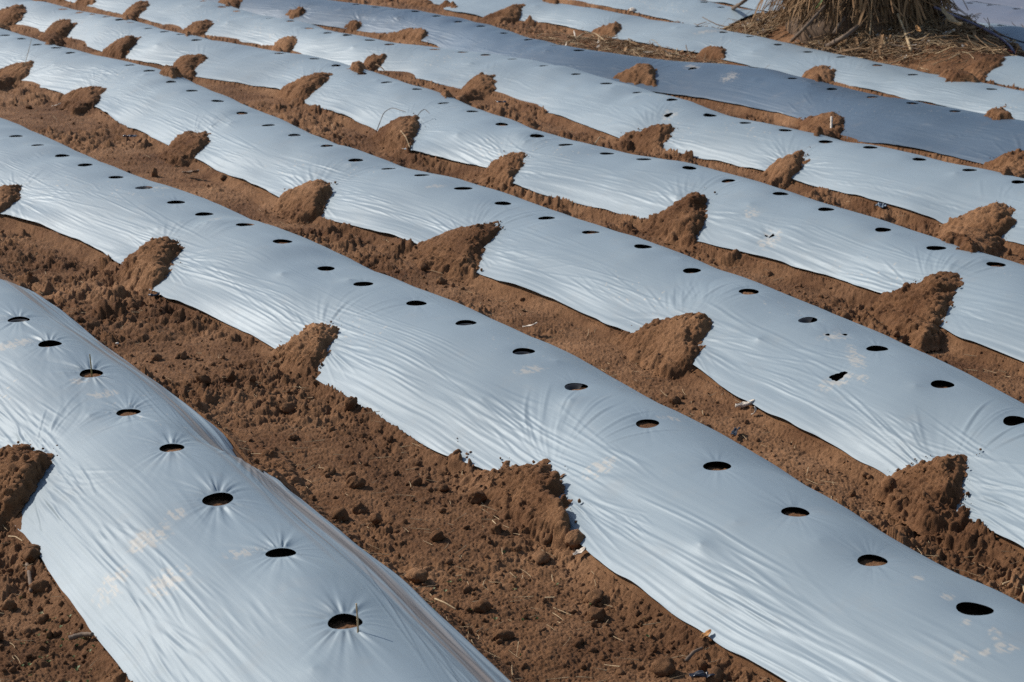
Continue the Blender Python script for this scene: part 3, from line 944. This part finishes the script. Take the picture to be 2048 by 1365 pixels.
WP = np.concatenate([rng.normal((1330, 1165), (45, 40), (45, 2)), rng.normal((120, 1270), (60, 50), (45, 2)), rng.normal((1000, 1190), (120, 60), (25, 2)), rng.normal((470, 1330), (40, 20), (6, 2))])
wq = unproject(WP, .02); wq = wq[in_furrow(wq[:, 0], wq[:, 1])]
wz = ground_z(wq[:, 0], wq[:, 1])
Vw, Fw, nw = [], [], 0
for i in range(len(wq)):
    for j in range(rng.integers(2, 5)):
        a = rng.uniform(0, 6.28); L = rng.uniform(.003, .008); b = L * .38
        X = np.array([0, L * .5, L, L * .5]); Y = np.array([0, b, 0, -b]); Z = np.array([.002, .006, .007, .006])
        Vw.append(np.stack([wq[i, 0] + X * math.cos(a) - Y * math.sin(a), wq[i, 1] + X * math.sin(a) + Y * math.cos(a), wz[i] + Z], 1))
        Fw.append(np.array([[0, 1, 2, 3]]) + nw); nw += 4
tag(np_mesh('weed_seedlings', np.concatenate(Vw), np.concatenate(Fw), M_GREEN), 'tiny green weed seedlings dotted over the front soil', 'weeds', kind='stuff')

# ------------------------------------------------------------------ shaggy trunk at the top
def zg(x, y):
    return float(ground_z(np.array([x]), np.array([y]))[0])


tx, ty = float(TREE[0]), float(TREE[1])
tz = .17
tree = bpy.data.objects.new('tree', None); COL.objects.link(tree)
tree.location = (tx, ty, tz); tree.empty_display_size = .3
tag(tree, 'thick shaggy trunk base hung with dead brown straw, cut by the top frame edge', 'tree')
# trunk: ribbed, flaring at the foot
na, nh = 96, 60
th = np.linspace(0, 2 * np.pi, na, endpoint=False); hh = np.linspace(-.12, 2.3, nh)
TH, HH = np.meshgrid(th, hh)
cx_, cy_ = np.cos(TH), np.sin(TH)
R_ = .40 + .16 * np.exp(-np.maximum(HH, 0) / .16) - .03 * HH
R_ = R_ + .035 * vnoise(TH / (2 * np.pi) * 16, HH / .5, 901) * 1.0 + .02 * vnoise(TH / (2 * np.pi) * 48, HH / .3, 902) + .03 * np.sin(TH * 3 + 1)
wrap = np.linspace(0, 1, na, endpoint=False)[None, :]
V = np.stack([R_ * cx_, R_ * cy_, HH], -1).reshape(-1, 3)
i0 = np.arange(nh * na).reshape(nh, na); i1 = np.roll(i0, -1, 1)
F = np.stack([i0[:-1], i1[:-1], i1[1:], i0[1:]], -1).reshape(-1, 4)
np_mesh('trunk', V, F, M_BARK, True, None, tree)


def skirt(n, z0, z1, rr0, rr1, r, seed):
    g = np.random.default_rng(seed); items = []
    for i in range(n):
        a = g.uniform(0, 2 * np.pi); top = g.uniform(z0, z1); a1 = a + g.normal() * .22
        r0 = g.uniform(.40, .46); r1 = g.uniform(rr0, rr1)
        bot = g.uniform(-.02, .12) if g.uniform() < .7 else g.uniform(.1, .35)
        k = np.linspace(0, 1, 7)
        rad = r0 + (r1 - r0) * k ** 2.2 + .02 * np.sin(k * 5 + g.uniform(0, 6))
        ang = a + (a1 - a) * k + .04 * np.sin(k * 4 + g.uniform(0, 6))
        z = top + (bot - top) * k
        w = r * g.uniform(.5, 1.6)
        items.append((np.stack([rad * np.cos(ang), rad * np.sin(ang), z], 1), w, w * .5))
    return strands(items)


V, F = skirt(300, .12, 1.3, .46, .80, .0042, 1)
tag(np_mesh('dead_straw', V, F, M_SKIRT, True, None, tree), kind='stuff')
V, F = skirt(800, .1, 1.3, .42, .66, .005, 2)
tag(np_mesh('hanging_fibre', V, F, M_STRAWD, True, None, tree), kind='stuff')

def blades(n, seed, ground=False):
    g = np.random.default_rng(seed); Vb, Fb, m = [], [], 0
    for i in range(n):
        k = np.linspace(0, 1, 9)
        if ground:
            a = g.uniform(0, 2 * np.pi); r = .5 + abs(g.normal()) * .42
            x, y = r * math.cos(a) * 1.55 - .1, r * math.sin(a) * .95
            L = g.uniform(.08, .30); b = g.uniform(0, 6.28); kink = g.uniform(.2, .8); tw = g.uniform(-.8, .8)
            ang = b + tw * sstep(kink - .1, kink + .1, k)
            px = x + np.cumsum(np.cos(ang)) * L / 9; py = y + np.cumsum(np.sin(ang)) * L / 9
            if not in_furrow(px + tx, py + ty).all():
                continue
            pz = ground_z(px + tx, py + ty) - tz + .012 + g.uniform(0, .02) + .03 * np.sin(k * 3.1) * g.uniform(0, 1)
            side = np.stack([-np.sin(ang), np.cos(ang), g.uniform(-.4, .4) + 0 * k], 1)
        else:
            a = g.uniform(0, 2 * np.pi); top = g.uniform(.25, 1.3); r0 = g.uniform(.42, .48); r1 = r0 + g.uniform(.02, .32)
            bot = g.uniform(-.03, .18); kink = g.uniform(.35, .8)
            rad = r0 + (r1 - r0) * np.clip((k - kink * .6) / (1 - kink * .6), 0, 1) ** 1.2 + .03 * np.sin(k * 4 + i)
            an = a + g.normal() * .25 * k + .05 * np.sin(k * 6 + i)
            px, py, pz = rad * np.cos(an), rad * np.sin(an), top + (bot - top) * k
            tws = g.uniform(-1, 1)
            side = np.stack([-np.sin(an) * math.cos(tws) + np.cos(an) * math.sin(tws), np.cos(an) * math.cos(tws) + np.sin(an) * math.sin(tws), 0 * k], 1)
        w = g.uniform(.005, .016) * np.sin(np.pi * (.12 + .80 * k)) ** .6
        c_ = np.stack([px, py, pz], 1)
        fold = np.array([0, 0, .35]) * w[:, None]
        P = np.stack([c_ - side * w[:, None], c_ - fold, c_ + side * w[:, None]], 1).reshape(-1, 3)
        Vb.append(P); Fb.append(grid_faces(9, 3) + m); m += 27
    return np.concatenate(Vb), np.concatenate(Fb)


V, F = blades(170, 11)
tag(np_mesh('dead_blade', V, F, M_BLADE, True, None, tree), kind='stuff')
V, F = blades(190, 12, True)
V = V + np.array([tx, ty, tz])
tag(np_mesh('broken_blades', V, F, M_BLADE, True), 'broken brown leaf blades strewn over the mound below the shaggy trunk', 'leaf litter', kind='stuff')

# litter on the mound round its foot
g = np.random.default_rng(5)
items = []
itd = []
for i in range(7000):
    a = g.uniform(0, 2 * np.pi); r = .35 + abs(g.normal()) * .55
    x, y = tx + r * math.cos(a) * 1.8 - .12, ty + r * math.sin(a) * 1.05 - .12
    L = g.uniform(.03, .20) * (1 if g.uniform() < .8 else 1.8); b = g.uniform(0, 6.28); lift = g.uniform(-.15, .35)
    k = np.linspace(-.5, .5, 5); bend = g.uniform(-.5, .5)
    px = x + L * (k * math.cos(b) - bend * k * k * math.sin(b)); py = y + L * (k * math.sin(b) + bend * k * k * math.cos(b))
    w = g.uniform(.0015, .0048)
    (items if g.uniform() < .22 else itd).append((px, py, L, k, lift, w, g.uniform(.004, .03)))


def settle(its):
    out = []
    X = np.concatenate([i[0] for i in its]); Y = np.concatenate([i[1] for i in its])
    Z = ground_z(X, Y); ok = in_furrow(X, Y)
    for n, (px, py, L, k, lift, w, up) in enumerate(its):
        sl = slice(n * 5, n * 5 + 5)
        if not ok[sl].all():
            continue
        z = Z[sl] + up + np.maximum(lift * L * (k + .5), 0)
        out.append((np.stack([px, py, z], 1), w, w * .6))
    return out


V, F = strands(settle(items))
tag(np_mesh('pale_litter', V, F, M_STRAW), 'pale dead straw littering the mound round the shaggy trunk', 'litter', kind='stuff')
V, F = strands(settle(itd))
tag(np_mesh('brown_litter', V, F, M_STRAWD), 'dark brown stalks and leaf litter on the mound round the shaggy trunk', 'litter', kind='stuff')
# leaf flakes in the litter
FV, FF, n = [], [], 0
for i in range(500):
    a = g.uniform(0, 2 * np.pi); r = .45 + abs(g.normal()) * .38
    x, y = tx + r * math.cos(a) * 1.45, ty + r * math.sin(a) * .95
    L, wd_ = g.uniform(.015, .05), g.uniform(.006, .018)
    u_, v_ = np.meshgrid(np.linspace(-1, 1, 5), np.linspace(-1, 1, 3), indexing='ij')
    X = L * u_; Y = wd_ * v_ * (1 - .7 * u_ ** 2); Z = .012 * (u_ * g.uniform(-1, 1)) ** 2 * 3 + v_ ** 2 * .004 + u_ * g.uniform(-.01, .01)
    b = g.uniform(0, 6.28)
    P = np.stack([x + X * math.cos(b) - Y * math.sin(b), y + X * math.sin(b) + Y * math.cos(b), Z], -1).reshape(-1, 3)
    if not in_furrow(P[:, 0], P[:, 1]).all():
        continue
    P[:, 2] += ground_z(P[:1, 0], P[:1, 1])[0] + .012
    FV.append(P); FF.append(grid_faces(5, 3) + n); n += 15
tag(np_mesh('leaf_flakes', np.concatenate(FV), np.concatenate(FF), M_PALE), 'pale curled leaf flakes in the litter below the shaggy trunk', 'leaf litter', kind='stuff')


# ------------------------------------------------------------------ single things
def at_px(p, dist_scale=1.0, h=0.0):
    """point h metres above the surface seen at pixel p"""
    q = hit([p])[0]
    return np.array([q[0], q[1], q[2] + h])


def pix3(p, depth):
    """point on the eye ray of pixel p at ground distance depth"""
    d = ray_dirs([p])[0]
    k = depth / d[1]
    return np.array([d[0] * k, d[1] * k, HC + d[2] * k])


def rod(name, pts, r0, r1, mat, label, cat, group=None, sides=10, knots=True):
    pts = np.array(pts, float)
    k = np.linspace(0, 1, len(pts)); kk = np.linspace(0, 1, 22)
    P = np.stack([np.interp(kk, k, pts[:, i]) for i in range(3)], 1)
    for _ in range(3):
        P[1:-1] = (P[:-2] + 2 * P[1:-1] + P[2:]) / 4
    rad = r0 + (r1 - r0) * kk
    if knots:
        rad = rad * (1 + .16 * np.sin(kk * 17 + r0 * 900) * np.sin(kk * 41))
    o_ = P[0].copy()
    V, F = tube_arrays(P - o_, rad, sides)
    o = py_mesh(name, V, F, mat)
    o.location = o_
    return tag(o, label, cat, group)


D0 = ty
GS = 'sticks around the shaggy trunk'
rod('stick', [at_px((1583, 88), h=.02), pix3((1612, 54), D0 - .72), pix3((1650, 12), D0 - .5)], .013, .010, M_WOOD, 'dark straight stick leaning steeply on the litter left of trunk centre', 'stick', GS)
rod('stick', [at_px((1655, 100), h=.02), pix3((1690, 74), D0 - .85), pix3((1722, 48), D0 - .6)], .020, .014, M_WOOD, 'thickest stick, brown, lying slantwise in the litter before the trunk', 'stick', GS)
rod('stick', [pix3((1668, 68), D0 - .62), pix3((1679, 50), D0 - .58), pix3((1690, 36), D0 - .52)], .014, .013, M_WOOD, 'short pale stub standing between the two slanting sticks', 'stick', GS)
rod('stick', [at_px((1466, 20), h=.01), pix3((1481, 8), D0 + .3), pix3((1510, -12), D0 + .35)], .016, .010, M_WOOD, 'stick poking up at the left end of the litter mound', 'stick', GS)
rod('stick', [at_px((1760, 98), h=.03), at_px((1790, 100), h=.03), at_px((1838, 106), h=.02)], .007, .005, M_WOOD, 'thin brown stalk lying flat at the front edge of the litter', 'stick', GS)
rod('stick', [at_px((1838, 110), h=.02), pix3((1850, 92), D0 - .95), pix3((1864, 82), D0 - .85)], .007, .006, M_WOOD, 'small forked looking twig tilted in the litter right of centre', 'stick', GS)
rod('reed_stalk', [pix3((1795, 28), D0 - .58), pix3((1808, 60), D0 - .68), at_px((1822, 112), h=.03)], .007, .011, M_STRAW, 'broad yellow reed stalk slanting down the right front of the trunk', 'reed', None)
rod('reed_stalk', [pix3((1743, -8), D0 - .50), pix3((1742, 40), D0 - .60), at_px((1739, 80), h=.02)], .005, .006, M_STRAW, 'thin upright yellow reed hanging before the middle of the trunk', 'reed', None)
rod('reed_stalk', [pix3((1667, -6), D0 - .52), pix3((1667, 30), D0 - .58), at_px((1668, 62), h=.02)], .005, .005, M_STRAWD, 'thin brown reed hanging behind the short pale stub', 'reed', None)
hz = [pix3((1868, 14), D0 - .45), pix3((1902, 30), D0 - .42), pix3((1940, 44), D0 - .45), pix3((1985, 66), D0 - .6), pix3((2012, 84), D0 - .75), pix3((2026, 100), D0 - .95)]
e_ = at_px((2030, 110), h=.0)
rod('hose', hz + [e_], .0085, .0085, M_HOSE, 'violet-grey hose arching from the trunk down to the soil at right', 'hose', None, 12, False)
rod('hose', [pix3((1880, 30), D0 - .30), pix3((1930, 46), D0 - .32), at_px((1990, 72), h=.02), at_px((2030, 84), h=.01), at_px((2075, 96), h=.01)], .006, .006, M_BLACKP, 'thin black hose lying behind the violet-grey arching one', 'hose', None, 10, False)
rod('string', [at_px((2005, 100), h=.012), at_px((2016, 105), h=.014), at_px((2026, 110), h=.012), at_px((2036, 106), h=.012)], .004, .003, M_RED, 'red string lying where the hose meets the soil', 'string', None, 8)


def leaf(name, p, length, width, ang, mat, label, cat, curl=.6, lift=.0, roll=.5, group=None, tilt=0.0):
    nx, ny = 22, 7
    u, v = np.meshgrid(np.linspace(0, 1, nx), np.linspace(-1, 1, ny), indexing='ij')
    w = width * np.sin(np.pi * np.clip(u * .94 + .03, 0, 1)) ** .7 * (1 + .15 * np.sin(u * 19 + v))
    X = length * (np.sin(u * curl * 1.6) / (curl * 1.6)); Z0 = length * (1 - np.cos(u * curl * 1.6)) / (curl * 1.6)
    Y = w * v
    Z = Z0 + roll * width * (v * v) + .12 * width * np.sin(u * 13 + v * 3) + tilt * X
    c, s_ = math.cos(ang), math.sin(ang)
    V = np.stack([X * c - Y * s_, X * s_ + Y * c, Z], -1).reshape(-1, 3)
    V2 = V - np.array([0, 0, .0012])
    F = grid_faces(nx, ny)
    o = np_mesh(name, V, F, mat)
    sm = o.modifiers.new('thick', 'SOLIDIFY'); sm.thickness = .0012
    o.location = (p[0], p[1], p[2] + lift)
    return tag(o, label, cat, group)


def scrap(name, p, size, mat, label, cat, seed, lift=.008, tall=.4, group=None, asp=.6):
    nx, ny = 26, 18
    u, v = np.meshgrid(np.linspace(-1, 1, nx), np.linspace(-1, 1, ny), indexing='ij')
    rr = 1 + .25 * vnoise(u * 1.3 + seed, v * 1.3, seed)
    X = size * u * rr; Y = size * asp * v * rr
    Z = size * tall * (np.abs(vnoise(u * 1.4 + 5, v * 1.4, seed + 1)) + .10 * vnoise(u * 3, v * 3, seed + 2) + .3)
    a = seed * 1.3; c, s_ = math.cos(a), math.sin(a)
    V = np.stack([X * c - Y * s_, X * s_ + Y * c, Z], -1).reshape(-1, 3)
    o = np_mesh(name, V, grid_faces(nx, ny), mat)
    sm = o.modifiers.new('thick', 'SOLIDIFY'); sm.thickness = .0008
    o.location = (p[0], p[1], p[2] + lift)
    return tag(o, label, cat, group)


def stone(name, p, size, mat, label, cat, seed, sq=(1, 1, .6), group=None):
    V, F = blob(4)
    f = 1 + .22 * vnoise(V[:, 0] * 1.4 + V[:, 2] + seed, V[:, 1] * 1.4 - V[:, 2], seed) + .10 * vnoise(V[:, 0] * 4 + V[:, 2] * 2, V[:, 1] * 4 - V[:, 2], seed + 1) + .05 * vnoise(V[:, 0] * 10, V[:, 1] * 10 + V[:, 2] * 9, seed + 2)
    V = V * f[:, None] * size * np.array(sq)
    o = np_mesh(name, V, F, mat)
    o.location = (p[0], p[1], p[2] + size * sq[2] * .35)
    o.rotation_euler = (0, 0, seed * .7)
    return tag(o, label, cat, group)


leaf('dead_leaf', pix3((1882, 18), D0 - .62), .30, .030, -1.2, M_STRAW, 'pale torn leaf blade drooping at the right side of the trunk', 'dead leaf', .5, 0, .7, None, -.75)
leaf('dead_leaf', pix3((1833, 52), D0 - .80), .12, .016, -1.5, M_ORANGE, 'orange brown leaf hanging low in the litter right of centre', 'dead leaf', .5, 0, .6, None, -.7)
leaf('dead_leaf', at_px((1885, 78), h=.03), .10, .022, .3, M_PALE, 'flat pale leaf lying in the litter at the right foot of the trunk', 'dead leaf', .3)
leaf('dead_leaf', at_px((1602, 40), h=.0) + np.array([0, 0, .02]), .09, .014, 1.5, M_PALE, 'short pale chip standing upright in the litter left of the dark stick', 'dead leaf', .2, 0, .4, None, .9)
leaf('grass_blade', pix3((1630, 18), D0 - .60), .16, .007, .9, M_GREEN, 'green blade among the brown straw at the top of the dark stick', 'grass blade', .5, 0, .3, None, .3)
leaf('dead_leaf', at_px((1470, 826), h=.014), .058, .012, -.15, M_PALE, 'white curled husk on the soil under the third film strip\'s edge', 'dead leaf', .35, 0, 1.0)
leaf('dead_leaf', at_px((1502, 838), h=.012), .034, .005, -.6, M_PALE, 'thin white bent stem beside the curled husk', 'dead leaf', 1.5, 0, .6)
leaf('dead_leaf', at_px((1146, 1124), h=.014), .034, .010, .3, M_PALE, 'pale leaf flake at the right foot of the widest flat topped mound', 'dead leaf', .5)
leaf('dead_leaf', at_px((1400, 1290), h=.012), .030, .008, .5, M_ORANGE, 'small tan flake on the soil near the bottom edge', 'dead leaf', .5)
leaf('dead_leaf', at_px((1045, 664), h=.015), .055, .008, -.3, M_PALE, 'whitish leaf shred beside the second film strip\'s far edge', 'dead leaf', .4)
leaf('dead_leaf', at_px((365, 352), h=.012), .105, .018, -.55, M_WOOD, 'grey brown bark chip in the furrow below the third film strip', 'bark chip', .2)
leaf('dead_leaf', at_px((104, 218), h=.012), .060, .010, -.2, M_PALE, 'pale shred on the soil at the far left between two mounds', 'dead leaf', .4)
leaf('dead_leaf', at_px((1250, 88), h=.015), .26, .020, -.5, M_STRAW, 'long pale stalk piece in the far furrow beyond the dark film', 'dead leaf', .1)

GP = 'black plastic scraps on the soil'
scrap('plastic_scrap', at_px((262, 279)), .036, M_BLACKP, 'blue black plastic scrap in the furrow left of the rounded mound', 'plastic scrap', 3, .008, .5, GP)
scrap('plastic_scrap', at_px((1404, 1362)), .022, M_BLACKP, 'shiny black plastic scrap at the bottom frame edge', 'plastic scrap', 5, .006, .5, GP, .5)
scrap('plastic_scrap', at_px((312, 597)), .024, M_BLACKP, 'small black plastic shred under the ragged mound\'s film edge', 'plastic scrap', 8, .006, .4, GP)
scrap('plastic_scrap', at_px((1762, 420)), .034, M_DARK, 'grey blue plastic shred in the furrow before the wide mound', 'plastic scrap', 11, .004, .6, GP, .5)
scrap('plastic_scrap', at_px((1470, 876)), .028, M_BLACKP, 'dark plastic sliver against the second film strip\'s far side', 'plastic scrap', 13, .010, .4, GP, .3)
scrap('plastic_scrap', at_px((1003, 209)), .030, M_BLACKP, 'black plastic bit right of the mound with the long low tail', 'plastic scrap', 17, .004, .5, GP)

GT = 'flat stones and clods lying loose in the furrows'
stone('clod', at_px((1886, 1047)), .022, M_HEAP, 'flat slab-like clod casting a shadow near the smooth hump', 'clod', 3, (1.5, .9, .5), GT)
stone('clod', at_px((712, 972)), .021, M_HEAP, 'round pale clod in the wide furrow left of the small lone clod', 'clod', 5, (1.1, 1, .85), GT)
stone('clod', at_px((752, 1042)), .016, M_HEAP, 'fist-like clod below the round pale clod in the front furrow', 'clod', 7, (1.2, 1, .8), GT)
stone('clod', at_px((838, 1155)), .020, M_HEAP, 'bulky clod close to the nearest film strip\'s right edge', 'clod', 9, (1.2, 1, .8), GT)
stone('clod', at_px((952, 1000)), .022, M_HEAP, 'knobbly clod at the left foot of the widest mound', 'clod', 12, (1.1, 1, .9), GT)
stone('clod', at_px((875, 1078)), .015, M_HEAP, 'lone clod midway across the front furrow', 'clod', 14, (1.1, 1, .9), GT)
stone('clod', at_px((1150, 1085)), .022, M_HEAP, 'broken clod wedged against the film right of the widest mound', 'clod', 15, (1.1, 1, .9), GT)
stone('clod', at_px((1070, 1055)), .016, M_HEAP, 'clod fallen on the lower slope of the widest mound', 'clod', 17, (1.1, 1, .9), GT)
stone('clod', at_px((65, 1108)), .020, M_HEAP, 'reddish clod in the lower left corner soil', 'clod', 19, (1.3, 1, .8), GT)
stone('pebble', at_px((1265, 26), h=.01), .026, M_PALE, 'pale pebble lying on the light film far behind the dark strip', 'pebble', 21, (1.2, 1, .7))
stone('pebble', at_px((235, 696), h=.012), .006, M_PALE, 'tiny white pebble in the furrow right of the nearest strip', 'pebble', 23)

GW = 'twigs and straws on soil and film'
rod('twig', [at_px((752, 270), h=.01), at_px((768, 252), h=.07), at_px((785, 246), h=.08), at_px((812, 240), h=.04)], .0022, .0015, M_WOOD, 'dark wiry twig looping left of its soil mound on the fourth strip', 'twig', GW, 6)
rod('twig', [at_px((832, 248), h=.03), at_px((842, 243), h=.05), at_px((850, 238), h=.05), at_px((860, 240), h=.03)], .0020, .0013, M_WOOD, 'short wiry twig sticking out right of the looped twig', 'twig', GW, 6)
q0 = at_px((50, 146), h=.04)
rod('straw', [q0, q0 + np.array([.03, 0, .09]), q0 + np.array([.055, 0, .17])], .002, .0014, M_STRAW, 'straw standing upright in the mound at the left frame edge', 'straw', GW, 6)
rod('twig', [at_px((55, 1140), h=.012), at_px((60, 1165), h=.016), at_px((63, 1192), h=.010)], .0052, .004, M_WOOD, 'dark twig in the soil at the lower left, pointing at the camera', 'twig', GW)
rod('twig', [at_px((140, 1288), h=.012), at_px((165, 1286), h=.018), at_px((186, 1282), h=.012)], .0060, .0042, M_WOOD, 'stout twig beside the nearest strip\'s left edge at the bottom', 'twig', GW)
rod('twig', [at_px((1372, 1334), h=.012), at_px((1388, 1322), h=.02), at_px((1404, 1310), h=.014)], .0042, .003, M_WOOD, 'dark twig at the bottom edge left of the second strip', 'twig', GW)
rod('straw', [at_px((2005, 1178), h=.010), at_px((2030, 1174), h=.016), at_px((2062, 1172), h=.010)], .0030, .002, M_STRAW, 'pale rootlet on the soil at the right edge beyond the second strip', 'straw', GW, 6)
rod('straw', [at_px((2036, 1178), h=.010), at_px((2046, 1186), h=.016), at_px((2048, 1196), h=.010)], .0026, .002, M_STRAW, 'short hooked rootlet under the pale one at the right edge', 'straw', GW, 6)
rod('straw', [at_px((802, 282), h=.05), at_px((812, 295), h=.05), at_px((820, 308), h=.03)], .0026, .002, M_STRAW, 'pale straw stuck in the front of the mound with looped twigs', 'straw', GW, 6)
rod('straw', [at_px((1190, 292), h=.012), at_px((1200, 285), h=.03), at_px((1212, 284), h=.012)], .0026, .002, M_STRAW, 'bowed straw in the furrow left of the long smooth mound', 'straw', GW, 6)
rod('straw', [at_px((1144, 90), h=.02), at_px((1166, 83), h=.06), at_px((1190, 83), h=.06), at_px((1216, 93), h=.02)], .0055, .0045, M_STRAW, 'thick bowed straw arching in the soil just beyond the dark film', 'straw', GW, 6)
rod('straw', [at_px((1148, 74), h=.04), at_px((1151, 82), h=.02)], .005, .004, M_PALE, 'short white straw left above the thick bowed straw', 'straw', GW, 6)
rod('straw', [at_px((752, 142), h=.04), at_px((764, 146), h=.03), at_px((772, 150), h=.01)], .004, .0025, M_STRAWD, 'bent straw trailing from the slim leaning mound', 'straw', GW, 6)
rod('straw', [at_px((150, 8), h=.03), at_px((165, 7), h=.06), at_px((182, 3), h=.05)], .005, .004, M_STRAW, 'pale bent straw over the mound at the top left edge', 'straw', GW, 6)
rod('straw', [at_px((1662, 258), h=.06), at_px((1662, 270), h=.01)], .006, .006, M_PALE, 'pale stub of stalk standing in the dark strip\'s mound', 'straw', GW, 6)
rod('straw', [at_px((870, 1207), h=.010), at_px((890, 1220), h=.016), at_px((912, 1229), h=.010)], .0022, .0016, M_STRAW, 'long pale straw lying by the nearest strip\'s right edge', 'straw', GW, 6)
rod('straw', [at_px((985, 1052), h=.012), at_px((992, 1062), h=.016)], .0016, .0012, M_STRAW, 'tiny straw crossing below the widest mound\'s left half', 'straw', GW, 6)
rod('straw', [at_px((1090, 1205), h=.010), at_px((1110, 1208), h=.014)], .0018, .0012, M_STRAW, 'pale straw in the middle of the front furrow', 'straw', GW, 6)
rod('straw', [at_px((18, 1082), h=.010), at_px((32, 1086), h=.014), at_px((46, 1092), h=.010)], .0016, .0012, M_STRAW, 'thin straw under the heap at the left edge', 'straw', GW, 6)
p = at_px((183, 745), h=-.03)
rod('dry_stem', [p, p + np.array([0, 0, .045]), p + np.array([-.002, 0, .082])], .0022, .0015, M_OLIVE, 'olive dry stem standing in the third hole of the nearest strip', 'dry stem', None, 8)
p = at_px((716, 1262), h=-.03)
rod('dry_stem', [p, p + np.array([0, 0, .045]), p + np.array([-.002, 0, .085])], .0020, .0016, M_STRAW, 'pale dry stem standing in the frontmost hole of the nearest strip', 'dry stem', None, 8)
# ------------------------------------------------------------------ camera, light, world
cam = bpy.data.cameras.new('camera')
co = bpy.data.objects.new('camera', cam); COL.objects.link(co)
cam.lens = 70; cam.sensor_width = 36; cam.clip_end = 1000; cam.clip_start = .05
co.location = (0, 0, HC)
co.rotation_euler = (math.pi / 2 - PITCH, 0, 0)
cam.dof.use_dof = True; cam.dof.focus_distance = 5.2; cam.dof.aperture_fstop = 13
scene.camera = co

EL, AZ = math.radians(37), math.radians(-60)
sd_ = Vector((math.sin(AZ) * math.cos(EL), math.cos(AZ) * math.cos(EL), math.sin(EL)))
sun = bpy.data.lights.new('sun', 'SUN'); sun.energy = 4.2; sun.angle = math.radians(.53); sun.color = (1, .95, .88)
so_ = bpy.data.objects.new('sun', sun); COL.objects.link(so_)
so_.rotation_euler = (-sd_).to_track_quat('-Z', 'Y').to_euler()
wd = bpy.data.worlds.new('World'); scene.world = wd; wd.use_nodes = True
nt = wd.node_tree
bg = nt.nodes['Background']
sky = nt.nodes.new('ShaderNodeTexSky'); sky.sky_type = 'NISHITA'; sky.sun_disc = False
sky.sun_elevation = EL; sky.sun_rotation = AZ % (2 * math.pi)
nt.links.new(sky.outputs[0], bg.inputs[0]); bg.inputs[1].default_value = .12
scene.cycles.use_denoising = False
scene.view_settings.view_transform = 'Standard'; scene.view_settings.look = 'None'
scene.view_settings.exposure = .15; scene.view_settings.gamma = 1
